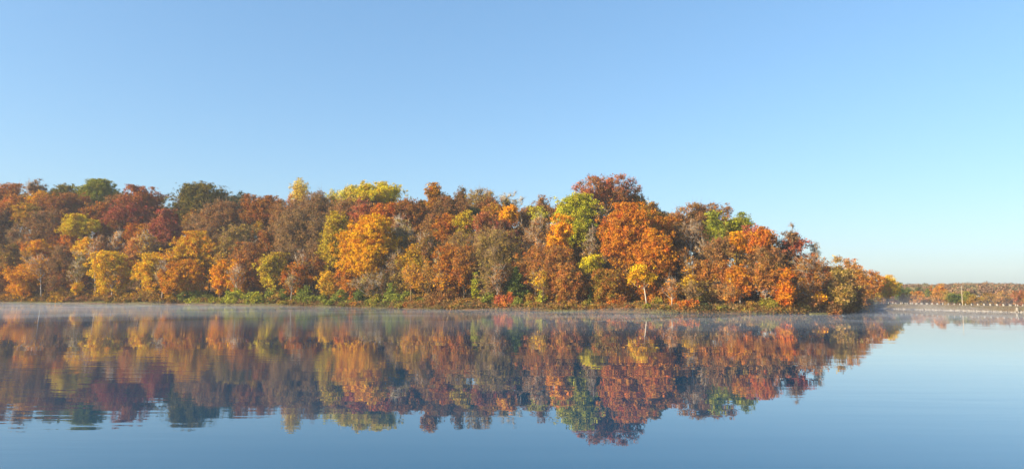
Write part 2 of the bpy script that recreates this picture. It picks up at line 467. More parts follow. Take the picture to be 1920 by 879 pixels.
def prof(form, u):
    if form == 'C': return np.clip(1 - u, 0.02, 1) ** .85
    if form == 'S': c, a = .62, .62
    elif form == 'G': c, a = .38, .62
    elif form == 'O': c, a = .45, .58
    else: c, a = .50, .56
    return np.sqrt(np.clip(1 - ((u - c) / a) ** 2, 0.02, 1))

def grow(rg, H, zb, W, form, dens, leaf, twig=0.0, trunk_r=None, lean=(0, 0)):
    """trunk mesh and crown mesh of one tree, base at the origin"""
    tk, cr = MB(), MB()
    if .12 < dens < .72 and form != 'G': dens *= .68
    Rr = W / 2; Hc = H - zb
    tr = trunk_r or min(0.018 * H + .05, .022 * W + .07)
    lx, ly = lean
    def axis_at(z):
        f = z / H
        return np.array([lx * f + .02 * H * math.sin(3 * f + lx * 9 + H), ly * f + .02 * H * math.cos(2.4 * f + H * 3) - .02 * H * math.cos(H * 3), z])
    zt = zb + Hc * (.95 if form == 'C' else .68)
    zz = np.linspace(-.4, zt, 8)
    tp = np.array([axis_at(z) for z in zz]); tp[:, :2] -= axis_at(0)[:2] * 0
    rad = tr * (1 - .82 * (zz / zt).clip(0, 1)); rad[0] *= 1.35
    tube(tk, tp, rad, 6)
    ka = rg.normal(0, 1, (6, 3)) * np.array([[2.2], [3], [4], [5], [6.5], [8]]); kp = rg.uniform(0, 6.28, 6)
    def rag(d): return np.clip(.86 + (.08 if form in 'GO' else .17) * np.sin(d @ ka.T + kp).sum(1), .45, 1.2)[:, None]     # how far the crown reaches in each direction
    # lobes of the crown
    lobes = []
    ph = rg.uniform(0, 6.28)
    if form == 'C':
        nl = int(np.clip(Hc * 3.2, 14, 34))
        for i in range(nl):
            u = ((i + .5) / nl) ** 1.15
            p = float(prof(form, u)); rr = Rr * p * rg.uniform(.38, .55) + .12
            rad_ = max(0, Rr * p - rr * .8) * rg.uniform(.55, 1.12); a = ph + i * 2.4 + rg.uniform(-.4, .4)
            z = zb + u * Hc; ax = axis_at(z)
            lobes.append((np.array([ax[0] + rad_ * math.cos(a), ax[1] + rad_ * math.sin(a), z]), rr))
    else:
        nl = int(np.clip(12 + .18 * W * Hc, 14, 46))
        k0 = min(Rr, Hc * .5)
        zc = zb + Hc * (.5 if form != 'G' else .42)
        for i in range(nl):
            cz = 1 - 2 * (i + .5) / nl + rg.uniform(-.12, .12)
            cz = float(np.clip(cz, -1, 1)); sr = math.sqrt(1 - cz * cz); a = ph + i * 2.4 + rg.uniform(-.5, .5)
            if form == 'S': cz = cz if cz > 0 else cz * .75
            if form == 'O': sr *= .95
            rr = k0 * rg.choice([.16, .24, .32, .42]) * rg.uniform(.9, 1.15)
            q = rg.uniform(.62, 1.18) if i % 4 else rg.uniform(.1, .5)
            q *= float(rag(np.array([[sr * math.cos(a), sr * math.sin(a), cz]]))[0, 0]) ** .8 * 1.08
            z = zc + cz * q * (Hc * .5 - rr * .8)
            if form == 'G': z = max(z, zb + rr * .6); sr = sr * .35 + .65 if z < zc else sr
            ax = axis_at(z); rad_ = sr * q * (Rr - rr * .8)
            lobes.append((np.array([ax[0] + rad_ * math.cos(a), ax[1] + rad_ * math.sin(a) * .9, z]), rr))
        top = k0 * .30
        lobes.append((np.array([*axis_at(H)[:2], H - top * .9]) + np.array([rg.normal(0, .15) * Rr, 0, 0]), top))
    CL, CO, CW = [], [], []
    for c, rr in lobes:
        # a limb from the trunk to the lobe
        z0 = float(np.clip(c[2] - (np.linalg.norm(c[:2] - axis_at(c[2])[:2]) * .8 + .12 * Hc), zb * .75 + .05 * H, zt * .97))
        if form == 'C': z0 = c[2] + .05
        p0 = axis_at(z0); f = z0 / max(zt, .1)
        r0 = tr * (1 - .8 * min(f, 1)) * (.62 if dens > .6 else .85)
        mid = p0 * .45 + c * .55 + np.array([0, 0, -.08 * np.linalg.norm(c - p0)]) + rg.normal(0, .06, 3) * rr
        if form != 'C' or twig: tube(tk, [p0, p0 * .7 + mid * .3, mid, c], [r0, r0 * .8, r0 * .55, r0 * .25], 4)
        area = 4 * math.pi * rr * rr
        n = max(3, int(area / 1.05 * (dens ** .5)))
        d = rg.normal(size=(n, 3)); d[:, 2] += .25; d /= np.linalg.norm(d, axis=1)[:, None]
        if form == 'C': d[:, 2] *= .35
        P = c + d * rr * np.where(rg.uniform(size=(n, 1)) < .25, rg.uniform(1.05, 1.75, (n, 1)), rg.uniform(.45, 1.05, (n, 1)) ** .7) * (np.array([.9, .9, 1.15]) if form in 'ROG' else np.array([1, 1, .8]))
        CL.append(P); CO.append(d); CW.append(np.repeat(c[None], n, 0))
        m = min(n, 7 if not twig else n)
        if rr > .6:
            sel = rg.choice(n, m, replace=False)
            st = c + (P[sel] - c) * .12
            spikes(tk, st, (P[sel] - st) * 1.02, max(.022 if dens > .6 else .04, r0 * .22))
    if form not in 'C' and Hc > 2.5 and dens > .12:
        ne = int(sum(len(x) for x in CL) * .16)
        d = rg.normal(size=(ne, 3)); d /= np.linalg.norm(d, axis=1)[:, None]
        P = np.array([*axis_at(zb + Hc * .5)[:2], zb + Hc * .5]) + d * np.array([Rr * 1.1, Rr * 1.1, Hc * .54]) * rg.uniform(.4, 1.06, (ne, 1)) ** .5 * rag(d)
        CL.append(P); CO.append(d); CW.append(P - d * np.array([1.6, 1.6, 1.2]) * rg.uniform(.5, 1.2, (ne, 1)))
        m = rg.choice(ne, max(1, ne // 3), replace=False)
        LC = np.array([c for c, r_ in lobes]); nr_ = LC[((P[m][:, None] - LC[None]) ** 2).sum(2).argmin(1)]
        spikes(tk, nr_, (P[m] - nr_) * 1.08, .045)
    CL = np.concatenate(CL); CO = np.concatenate(CO); CW = np.concatenate(CW)
    ok = CL[:, 2] > zb * .6 + .15
    CL, CO, CW = CL[ok], CO[ok], CW[ok]
    if twig:
        k = max(1, int((5 if dens > .12 else 8) * twig)); n = len(CL)
        st = np.repeat(CW + (CL - CW) * (.55 if dens > .12 else .12), k, 0) + rg.normal(0, .22 if dens > .12 else .06, (n * k, 3))
        dd = np.repeat(CL - CW, k, 0); dd /= np.linalg.norm(dd, axis=1)[:, None] + 1e-6
        dd = (dd + rg.normal(0, .5, dd.shape) + [0, 0, .35]) * rg.uniform(.5, 1.35, (n * k, 1))
        spikes(tk, st, dd, .03 if dens > .12 else .05)
        up = np.where(CL[:, 2] > zb + Hc * .6)[0]
        if len(up):      # wispy shoots along the top
            up = up[:60]; spikes(tk, CW[up] + (CL[up] - CW[up]) * .5, (CL[up] - CW[up]) * rg.uniform(.6, 1.5, (len(up), 1)) + np.array([0, 0, 1]) * rg.uniform(.2, 1.3, (len(up), 1)), .035)
    if dens > 0.01:
        per = 1.05 * 1.45 * dens ** .5 / (leaf * leaf * .5)
        cnt = rg.poisson(per * rg.choice([.15, .6, 1.1, 1.7], len(CL)))
        P = np.repeat(CL, cnt, 0); O = np.repeat(CO, cnt, 0)
        n = len(P)
        P = P + rg.normal(0, 1, (n, 3)) * np.array([.36, .36, .30]) * (1 if form != 'C' else .6)
        nr = O * .55 + np.array([0, 0, .40]) + rg.normal(0, .85, (n, 3))
        keep = P[:, 2] < H + .3
        leaves(cr, P[keep], nr[keep], leaf, rg)
    return tk, cr

SIL = np.array([(-200, 345), (0, 347), (60, 352), (105, 354), (190, 345), (228, 352), (260, 354), (300, 372), (330, 388), (340, 370), (385, 352), (440, 364), (470, 374), (540, 369),
                (560, 352), (600, 364), (650, 356), (715, 349), (770, 368), (800, 360), (829, 356), (850, 368), (905, 362), (975, 378), (1015, 374), (1085, 374), (1135, 340), (1188, 354),
                (1215, 390), (1300, 393), (1350, 395), (1400, 416), (1450, 441), (1470, 466), (1492, 470), (1510, 476), (1560, 490), (1600, 506), (1640, 526)], float)
SHW = np.array(SHORE)
def ybase(px): return float(np.interp(px, SHW[:, 0], SHW[:, 1]))
TREES = []     # records for the labels
DEPTH = 1.25
def plant(px, ytop, ycb, w, d, form, a, b, dens=1.0, name='autumn_tree', bark='g', twig=0.0, nick=None, label=None, D=None, leaf=.28, cat='tree', group=None, lean=None, desc=None, mn=1.0):
    rg = np.random.default_rng(int(abs(px) * 131 + ytop * 17 + w * 7) % 2 ** 31)
    Dd = D if D else shore_D(px) + d * DEPTH
    yc = (ytop + ycb) / 2
    c = at_depth(px, yc, Dd)
    x, y = c[0], c[1]
    z = float(terrain(np.array([x]), np.array([y]))[0])
    H = at_depth(px, ytop, Dd)[2] - z
    zb = at_depth(px, ycb, Dd)[2] - z
    H = max(H, mn); zb = float(np.clip(zb, .04 * H, .82 * H))
    if form == 'G': zb = min(zb, .08 * H)
    elif form == 'R' and D is None and bark != 'p': zb = max(.1 * H, zb - .14 * (H - zb))
    W = w * Dd / F
    root = bpy.data.objects.new(name, None); COL.objects.link(root); root.location = (x, y, z - .05)
    root.empty_display_size = .5
    le = lean or (rg.normal(0, .03) * H, rg.normal(0, .03) * H)
    tr = None
    if cat == 'shrub': tr = .05
    if name == 'bare_tree': tr = .015 * H + .07
    tk, cr = grow(rg, H, zb, W, form, dens, leaf, twig, tr, le)
    o = tk.build('trunk' if cat != 'shrub' else 'stems', BARK, root); o['bark'] = [float(v) for v in BARKS[bark]]
    if cr.n:
        jit = rg.uniform(.86, 1.14)
        o = cr.build('crown' if cat != 'shrub' else 'foliage', LEAF, root)
        ca, cb = np.array(C[a]), np.array(C[b])
        o['leaf_a'] = [float(v) for v in ca * jit]; o['leaf_b'] = [float(v) for v in cb * jit]
    tag(root, label, cat, group)
    TREES.append(dict(o=root, px=px, y=yc, w=w, h=ycb - ytop, a=a, b=b, H=H, W=W, nick=nick, label=label, form=form, dens=dens, twig=twig, name=name, cat=cat, d=Dd, desc=desc))
    return root
#   px  top  low  w   d  form colours density ...
T = [
 # ---- far left of the wood
 (4, 343, 402, 62, 50, 'R', 'BR', 'OR', .9, {}),
 (67, 337, 380, 44, 52, 'S', 'MV', 'MV', .10, dict(twig=1.4, name='bare_tree', nick='bare purplish tree against the sky', label='bare purplish tree against the sky, above dark green treetop')),
 (93, 346, 384, 26, 54, 'S', 'MV', 'MV', .06, dict(twig=1.2, name='bare_tree')),
 (57, 370, 392, 30, 50, 'R', 'DG', 'DG', 1, {}),
 (30, 366, 425, 56, 34, 'S', 'BR', 'OR', .9, {}),
 (128, 347, 395, 62, 60, 'S', 'GR', 'OL', 1, dict(nick='flat green ridge-top tree', label='flat-topped green tree on the ridge beside a yellower domed one')),
 (192, 338, 395, 76, 60, 'R', 'GR', 'YG', 1.1, dict(nick='green and yellow domed tree', label='domed green and yellow tree topping the ridge')),
 (117, 361, 415, 92, 44, 'S', 'BR', 'RB', .9, {}),
 (52, 382, 428, 50, 30, 'O', 'OL', 'GO', .8, {}),
 (90, 397, 470, 80, 24, 'R', 'MV', 'BR', .45, dict(twig=.8)),
 (38, 420, 482, 44, 18, 'R', 'GB', 'MV', .4, dict(twig=.8)),
 (149, 400, 448, 66, 22, 'S', 'YE', 'YE', 1, dict(nick='lemon-yellow spreading tree', label='lemon-yellow spreading tree halfway up the wooded slope')),
 (164, 445, 488, 50, 13, 'O', 'YE', 'GO', 1, dict(nick='three-tiered yellow tree', label='yellow tree directly below the lemon-yellow spreading tree')),
 (157, 481, 518, 36, 9, 'O', 'YE', 'YG', .9, {}),
 (70, 449, 492, 56, 11, 'S', 'OR', 'GO', .9, dict(nick='orange tree above the pale trunks')),
 (18, 457, 522, 60, 9, 'R', 'OL', 'BR', .8, {}),
 (115, 462, 535, 60, 6, 'R', 'BR', 'MV', .6, dict(twig=.6)),
 (52, 496, 550, 76, 4, 'R', 'GO', 'OR', 1.0, dict(nick='wide golden-orange shore tree', label='wide golden-orange tree low on the shore, far end of the wood')),
 (146, 527, 547, 20, 2, 'R', 'GO', 'YE', 1, dict(nick='tiny yellow-orange tree', label='tiny yellow-orange tree right on the shore')),
 (192, 442, 505, 42, 14, 'R', 'BR', 'MV', .6, dict(twig=.6)),
 (4, 500, 548, 42, 4, 'R', 'BR', 'RB', .8, {}),
 (8, 388, 455, 52, 24, 'R', 'DK', 'BR', .8, {}),
 (-40, 352, 430, 80, 44, 'R', 'BR', 'MV', .8, {}),
 (-45, 430, 540, 80, 10, 'R', 'OR', 'BR', .8, {}),
 # ---- red trees and the big dark green one
 (262, 349, 405, 80, 45, 'S', 'RD', 'RB', 1, dict(nick='red-topped skyline tree', label='broad salmon-red tree rounding the skyline')),
 (231, 383, 435, 78, 34, 'S', 'RD', 'CR', .9, dict(nick='crimson-red tree on the slope')),
 (222, 362, 412, 60, 52, 'R', 'MV', 'BR', .7, dict(twig=.5)),
 (314, 392, 472, 56, 29, 'R', 'CR', 'RD', .85, dict(nick='dark crimson tree', label='dark crimson tree beside the big dark green oak')),
 (327, 375, 410, 42, 50, 'R', 'MV', 'MV', .05, dict(twig=1.2, name='bare_tree')),
 (384, 347, 412, 100, 50, 'R', 'DG', 'OL', 1.3, dict(nick='big dark green tree', label='big round dark green tree standing alone on the skyline')),
 (368, 402, 455, 60, 40, 'R', 'GB', 'MV', .4, dict(twig=.8)),
 (252, 418, 460, 58, 25, 'S', 'RB', 'OR', .9, {}),
 (264, 446, 502, 54, 17, 'R', 'OR', 'TN', .95, {}),
 (212, 472, 550, 70, 6, 'R', 'GO', 'YE', .95, dict(nick='loose golden shore tree', label='loose golden tree at the shore below the crimson-red slope')),
 (288, 474, 546, 64, 5, 'R', 'GO', 'YE', .9, {}),
 (360, 433, 515, 88, 11, 'R', 'YE', 'OR', 1, dict(nick='tall yellow-orange mound of a tree', label='tall yellow-orange tree swelling out below the big dark green one')),
 (345, 488, 554, 78, 4, 'R', 'GO', 'OR', 1, {}),
 (396, 385, 472, 70, 34, 'R', 'MV', 'BR', .5, dict(twig=.8)),
 (292, 452, 500, 52, 21, 'R', 'BR', 'DK', .7, {}),
 (186, 428, 480, 50, 29, 'R', 'BR', 'CR', .7, {}),
 # ---- brown middle of the left half
 (444, 357, 392, 40, 53, 'S', 'DG', 'SG', .7, {}),
 (497, 366, 425, 76, 47, 'S', 'RB', 'BR', .9, dict(nick='rust-brown skyline tree', label='rust-brown flat-topped tree on the skyline, past the dark green one')),
 (562, 333, 385, 44, 55, 'O', 'PY', 'YE', .42, dict(nick='pale yellow skyline tree', label='thin pale yellow tree poking above the skyline')),
 (425, 378, 452, 72, 41, 'R', 'MV', 'BR', .5, dict(twig=.8)),
 (540, 378, 452, 82, 40, 'R', 'BR', 'MV', .55, dict(twig=.7)),
 (595, 359, 415, 62, 50, 'R', 'GB', 'MV', .45, dict(twig=.8)),
 (448, 420, 500, 82, 21, 'R', 'OL', 'GB', .55, dict(twig=.7)),
 (485, 414, 434, 26, 35, 'R', 'GO', 'OL', .7, {}),
 (494, 432, 478, 46, 24, 'R', 'RB', 'BR', .9, {}),
 (566, 396, 495, 112, 26, 'R', 'GB', 'MV', .42, dict(twig=1.0, nick='large hazy grey-brown tree', label='large hazy grey-brown tree with thin leaves and many twigs')),
 (470, 455, 532, 70, 14, 'R', 'RB', 'BR', .8, dict(twig=.3)),
 (415, 487, 542, 46, 6, 'R', 'OR', 'GO', .9, {}),
 (448, 487, 548, 42, 7, 'R', 'OR', 'GO', .8, {}),
 (518, 474, 544, 60, 9, 'R', 'OL', 'YE', .75, dict(twig=.3)),
 (560, 493, 552, 54, 7, 'R', 'RB', 'OR', .8, {}),
 (566, 487, 522, 26, 10, 'R', 'YG', 'OL', .7, {}),
 (394, 458, 505, 52, 19, 'R', 'MV', 'CR', .6, dict(twig=.5)),
 (418, 440, 490, 48, 21, 'R', 'BR', 'GB', .55, dict(twig=.5)),
 # ---- golden trees
 (627, 396, 498, 56, 14, 'O', 'YE', 'OL', 1.05, dict(nick='tall yellow oval tree', label='tall yellow oval tree beside the blazing golden-orange one')),
 (684, 405, 503, 100, 8, 'R', 'GO', 'GO', 1.25, dict(nick='blazing golden-orange tree', label='blazing golden-orange tree, broadest and brightest in the wood')),
 (655, 346, 392, 46, 56, 'S', 'PY', 'YG', .75, dict(nick='pale lime skyline tree', label='pale lime-yellow tree with feathery top on the skyline')),
 (624, 356, 392, 34, 57, 'R', 'PY', 'YG', .6, {}),
 (716, 342, 392, 94, 53, 'S', 'YE', 'YG', .95, dict(nick='wide yellow skyline tree', label='wide soft-yellow tree spread along the skyline')),
 (648, 372, 432, 72, 45, 'R', 'MV', 'BR', .55, dict(twig=.7)),
 (690, 366, 412, 62, 44, 'R', 'MV', 'CR', .5, dict(twig=.7)),
 (674, 386, 425, 50, 34, 'S', 'RB', 'RD', .9, {}),
 (724, 383, 428, 58, 30, 'R', 'RO', 'RB', 1, dict(nick='fiery orange-red dome', label='fiery orange-red tree rising behind the blazing golden one')),
 (770, 374, 435, 72, 36, 'R', 'BR', 'RB', .8, dict(twig=.3)),
 (757, 412, 485, 60, 21, 'R', 'GB', 'OL', .35, dict(twig=1.0, bark='p')),
 (745, 470, 525, 58, 12, 'R', 'BR', 'DK', .6, dict(twig=.6)),
 (778, 458, 528, 54, 9, 'R', 'GO', 'OL', .8, dict(nick='loose yellow shore tree')),
 (802, 432, 500, 60, 17, 'R', 'OL', 'BR', .6, dict(twig=.6)),
 (650, 503, 545, 42, 4, 'R', 'OR', 'BR', .8, {}),
 (614, 508, 552, 42, 4, 'R', 'OL', 'GO', .8, {}),
 (700, 515, 556, 76, 4, 'R', 'BR', 'OL', .55, dict(twig=.8, bark='p')),
 # ---- middle of the wood
 (816, 343, 390, 42, 50, 'R', 'GO', 'RB', 1, dict(nick='knobbly orange-gold skyline tree', label='knobbly orange-gold treetop standing out of the skyline')),
 (864, 348, 388, 24, 50, 'O', 'SG', 'BR', .8, dict(nick='narrow dusky skyline tree', label='narrow dusky tree with tufted top on the skyline')),
 (905, 352, 402, 60, 50, 'S', 'OL', 'GB', .3, dict(twig=1.0, nick='thin olive skyline tree', label='thin see-through olive tree on the skyline')),
 (950, 361, 402, 54, 54, 'S', 'GB', 'PY', .10, dict(twig=1.2, name='bare_tree', bark='p')),
 (886, 388, 408, 32, 44, 'R', 'DG', 'DG', 1, {}),
 (838, 368, 425, 66, 42, 'R', 'BR', 'MV', .75, dict(twig=.4)),
 (832, 400, 452, 46, 25, 'R', 'OR', 'RB', .95, dict(nick='orange and gold mid-slope tree')),
 (870, 394, 442, 44, 27, 'R', 'OL', 'YE', .9, {}),
 (908, 398, 442, 58, 25, 'S', 'RD', 'BR', .85, {}),
 (930, 381, 410, 44, 36, 'R', 'OR', 'OL', .9, {}),
 (959, 387, 420, 40, 30, 'R', 'OR', 'GO', 1.05, dict(nick='bright orange knob of a tree', label='small bright orange round tree over a dark crimson one')),
 (955, 415, 475, 52, 22, 'R', 'CR', 'DK', .9, dict(nick='dark wine-red tree')),
 (860, 436, 505, 60, 16, 'R', 'OL', 'BR', .55, dict(twig=.7)),
 (934, 432, 515, 88, 12, 'R', 'OL', 'GB', .5, dict(twig=.9, nick='big twiggy olive-gold tree', label='big twiggy olive-gold tree above the little green cedar')),
 (840, 458, 535, 60, 8, 'R', 'RB', 'OR', .75, dict(twig=.5)),
 (872, 455, 540, 52, 7, 'R', 'OR', 'BR', .6, dict(twig=.7)),
 (922, 476, 556, 62, 4, 'R', 'GB', 'OL', .35, dict(twig=1.0)),
 (803, 485, 548, 46, 5, 'R', 'OL', 'OR', .5, dict(twig=.8)),
 (966, 500, 552, 50, 6, 'C', 'GR', 'DG', 1.0, dict(name='cedar_tree', nick='little green cedar', label='little green cone-shaped cedar near the shore')),
 # ---- around the highest tree
 (1015, 366, 412, 42, 42, 'R', 'MV', 'BR', .55, dict(twig=.7)),
 (985, 388, 452, 62, 34, 'R', 'MV', 'BR', .55, dict(twig=.7)),
 (1080, 366, 452, 82, 26, 'R', 'YG', 'YG', 1.15, dict(nick='large lime-green tree', label='large lime-green tree just below the tallest brown tree')),
 (1020, 386, 428, 42, 32, 'R', 'OL', 'YG', .8, {}),
 (1054, 404, 476, 46, 15, 'R', 'GO', 'OR', 1.1, dict(nick='upright golden tree', label='upright golden tree against the large lime-green one')),
 (1136, 332, 392, 102, 45, 'S', 'BR', 'RD', .62, dict(twig=.5, nick='tallest brown tree', label='open-crowned reddish brown tree, tallest on the skyline')),
 (1118, 392, 455, 46, 26, 'R', 'DK', 'SG', .9, dict(nick='dark tree with pale leaning limbs', bark='p', twig=.3)),  # dark leaf colours stand in for the shade beside the lime-green tree
 (1170, 382, 500, 92, 12, 'R', 'OR', 'RB', 1.2, dict(nick='huge orange oak', label='huge orange tree, tallest of those close to the water')),
 (1005, 408, 502, 70, 18, 'R', 'BR', 'MV', .6, dict(bark='p', twig=.6)),
 (1040, 462, 556, 72, 6, 'R', 'BR', 'RB', .8, dict(twig=.4)),
 (995, 462, 540, 60, 9, 'R', 'BR', 'RB', .8, dict(twig=.4)),
 (1106, 478, 518, 52, 7, 'S', 'YG', 'YE', .95, dict(nick='low lime-yellow tree', label='low lime-yellow tree under the dark gap by the huge orange one')),
 (1068, 494, 560, 70, 3, 'R', 'RB', 'BR', .8, dict(twig=.3)),
 (1140, 505, 562, 62, 5, 'R', 'RB', 'OL', .8, {}),
 (1108, 538, 572, 26, 4, 'C', 'GR', 'DG', .9, dict(name='cedar_tree', label='small dark cedar low on the bank under the lime-yellow tree')),
 (1211, 497, 536, 58, 3, 'S', 'YE', 'GO', .8, dict(bark='p', nick='little gold tree with white trunk', label='little gold tree with white leaning trunk at the shore', lean=(-1.0, 0))),
 # ---- right of the huge orange tree
 (1216, 380, 435, 58, 26, 'R', 'RB', 'OL', 1, {}),
 (1244, 396, 425, 24, 46, 'R', 'SG', 'DK', .7, {}),
 (1243, 407, 446, 60, 18, 'R', 'OR', 'RB', .95, {}),
 (1226, 430, 538, 78, 7, 'R', 'RB', 'OR', 1.15, dict(nick='big rust-orange oak', label='big rust-orange tree standing over the little white-trunked one')),
 (1310, 383, 435, 90, 36, 'S', 'MV', 'BR', .75, dict(twig=.5, nick='purplish brown skyline tree', label='purplish brown tree rounding off the skyline behind the green pair')),
 (1295, 413, 458, 58, 20, 'S', 'MV', 'MV', .22, dict(bark='p', twig=1.2, nick='pale-trunked twiggy tree', label='twiggy mauve tree with a straight pale trunk, mid slope')),
 (1346, 396, 474, 50, 22, 'R', 'YG', 'GR', .95, dict(nick='yellow-green tree of the green pair', label='yellow-green tree, lighter of the green pair on the falling skyline')),
 (1380, 398, 445, 48, 25, 'R', 'GR', 'YG', .95, dict(nick='greener tree of the green pair', label='green tree, darker of the green pair on the falling skyline')),
 (1384, 436, 468, 42, 15, 'R', 'GO', 'OR', 1.1, dict(nick='golden ball of a tree', label='golden rounded tree tucked below the green pair')),
 (1345, 447, 505, 72, 14, 'R', 'BR', 'MV', .7, dict(twig=.5)),
 (1268, 442, 515, 62, 24, 'R', 'DK', 'BR', .8, {}),  # shadow gap right of the rust-orange tree, painted as dark leaf colours
 (1320, 488, 542, 56, 8, 'R', 'BR', 'RB', .8, dict(bark='p')),
 (1357, 488, 540, 52, 8, 'R', 'BR', 'RB', .8, dict(bark='p')),
 (1291, 516, 545, 32, 5, 'R', 'OL', 'GO', .8, {}),
 (1386, 497, 556, 56, 6, 'R', 'RB', 'OR', .8, dict(bark='p')),
 # ---- point of the wood
 (1426, 427, 468, 56, 12, 'R', 'RO', 'RB', 1.05, dict(nick='flame-orange treetop', label='flame-orange treetop on the falling skyline past the green pair')),
 (1404, 421, 450, 28, 18, 'R', 'CR', 'RD', .9, {}),
 (1459, 434, 515, 42, 10, 'S', 'MV', 'MV', .04, dict(bark='d', twig=1.0, name='bare_tree', nick='bare dark-stemmed tree', label='bare grey tree with slanting dark trunk on the falling skyline', lean=(1.4, 0))),
 (1492, 419, 470, 34, 9, 'S', 'MV', 'MV', .02, dict(bark='g', twig=1.1, name='bare_tree', label='bare-topped tree sticking up out of a red crown')),
 (1491, 437, 480, 46, 10, 'R', 'RD', 'CR', .75, dict(nick='red crown with bare branches above', label='red tree with bare branches above it near the point')),
 (1474, 458, 490, 28, 13, 'R', 'DG', 'DK', .9, {}),
 (1526, 455, 500, 34, 9, 'S', 'TN', 'GB', .08, dict(bark='p', twig=1.0, name='bare_tree', nick='pale bare snag', label='pale bare snag near the point of the wood')),
 (1440, 465, 535, 62, 8, 'R', 'BR', 'MV', .7, dict(twig=.5)),
 (1473, 503, 584, 42, 1.6, 'G', 'RO', 'OR', 1.35, dict(nick='flaming orange-red tree', label='flaming orange-red tree clothed to the ground at the water edge')),
 (1520, 477, 555, 76, 5, 'R', 'BR', 'RB', .55, dict(twig=.6, bark='p', nick='broad brown point tree', label='broad brown tree beside the flaming orange-red one')),
 (1432, 495, 560, 52, 4, 'R', 'BR', 'RB', .8, dict(bark='p')),
 (1546, 512, 575, 42, 4, 'R', 'BR', 'DK', .65, dict(twig=.5)),
 (1571, 479, 548, 60, 13, 'R', 'OL', 'TN', .8, dict(D=165, nick='olive-brown point tree', label='olive and tan rounded tree, last big one of the point')),
 (1540, 503, 522, 18, 3, 'R', 'RD', 'RB', .9, {}),
 (1537, 548, 568, 16, 1.5, 'R', 'GO', 'OR', .9, {}),
 (1592, 486, 545, 48, 1, 'R', 'TN', 'OR', .9, dict(D=188)),
 (1586, 520, 575, 50, 1, 'R', 'BR', 'DK', .9, dict(D=176)),  # dark second leaf colour imitates shade on the headland's back edge
 (1578, 540, 582, 50, 1, 'R', 'DK', 'BR', .9, dict(D=168)),  # leaves coloured dark for the shaded side of the headland
 (1609, 507, 560, 32, 1, 'R', 'BR', 'OR', 1, dict(D=215)),
 (1632, 506, 560, 42, 1, 'R', 'BR', 'OR', 1, dict(D=262)),
 (1620, 516, 556, 34, 1, 'R', 'GO', 'OR', 1.1, dict(D=240, nick='golden tree at the end of the dam', label='golden tree at the end of the dam, next to the dark point')),
 (1667, 516, 562, 38, 1, 'R', 'GO', 'YE', 1.1, dict(D=268, nick='yellow tree behind the guard posts', label='round yellow tree behind the first guard posts of the dam')),
 (1645, 528, 565, 24, 1, 'R', 'SG', 'DK', 1, dict(D=275)),
 (1616, 550, 574, 28, 1, 'R', 'OL', 'DK', .9, dict(D=226)),
 (1644, 548, 568, 26, 1, 'R', 'OL', 'BR', .9, dict(D=258)),
 # ---- beyond the dam; tan crowns have their colour dulled to imitate haze
 (1689, 530, 566, 20, 1, 'R', 'GR', 'DG', 1, dict(D=300)),
 (1696, 550, 570, 22, 1, 'R', 'TN', 'BR', 1, dict(D=272)),
 (1710, 538, 562, 38, 1, 'S', 'GR', 'SG', 1, dict(D=320, nick='flat green tree beyond the dam', label='flat green tree beyond the dam behind a low orange one')),
 (1722, 546, 569, 28, 1, 'R', 'OR', 'TN', 1, dict(D=285, nick='low orange tree beyond the dam', label='low orange tree just behind the dam guard posts')),
 (1741, 541, 564, 28, 1, 'R', 'SG', 'GR', 1, dict(D=330)),
 (1764, 532, 566, 30, 1, 'O', 'TN', 'OR', .9, dict(D=310, nick='upright orange tree beyond the dam', label='upright orange tree beyond the dam, short of the pole')),
 (1745, 555, 571, 24, 1, 'R', 'TN', 'BR', .9, dict(D=272)),
 (1776, 545, 570, 22, 1, 'R', 'TN', 'OL', .9, dict(D=300)),
 (1791, 548, 571, 28, 1, 'R', 'GR', 'DG', 1, dict(D=280)),
 (1812, 547, 571, 26, 1, 'R', 'GR', 'OL', 1, dict(D=290)),
 (1840, 538, 558, 20, 1, 'R', 'RB', 'OR', .9, dict(D=420)),
 (1826, 553, 572, 34, 1, 'R', 'OL', 'BR', .8, dict(D=270)),
 (1855, 550, 572, 34, 1, 'R', 'BR', 'OL', .8, dict(D=275)),
 (1884, 546, 572, 40, 1, 'R', 'GB', 'BR', .7, dict(D=270)),
 (1868, 534, 553, 36, 1, 'S', 'TN', 'BR', .9, dict(D=460)),
 (1912, 545, 572, 34, 1, 'R', 'RD', 'BR', .8, dict(D=280)),
 (1938, 543, 572, 40, 1, 'R', 'BR', 'OL', .8, dict(D=270)),
]
T += [(1409, 478, 560, 46, 14, 'R', 'BR', 'MV', .85, {}), (1313, 438, 525, 48, 26, 'R', 'BR', 'DK', .85, {}), (225, 408, 470, 58, 33, 'R', 'BR', 'RB', .85, {}), (806, 402, 460, 52, 34, 'R', 'BR', 'MV', .85, {}),
      (1606, 497, 578, 46, 1, 'G', 'TN', 'OR', .8, dict(D=198)), (1566, 566, 586, 28, 1, 'G', 'BR', 'DK', .9, dict(D=158)), (1598, 548, 584, 36, 1, 'G', 'SG', 'BR', 1, dict(D=180)),
      (1622, 556, 581, 30, 1, 'G', 'DK', 'OL', 1, dict(D=212)), (1638, 558, 577, 26, 1, 'G', 'SG', 'DK', 1, dict(D=238))]  # the dark low crowns carry the headland's shade in their leaf colours
for px, yt, yb, w, d, form, a, b, dens, kw in T:
    if kw.get('D') and px < 1650 and form == 'R': form = 'G'
    plant(px, yt, yb, w, d, form, a, b, dens, **kw)
NCAT = len(TREES)

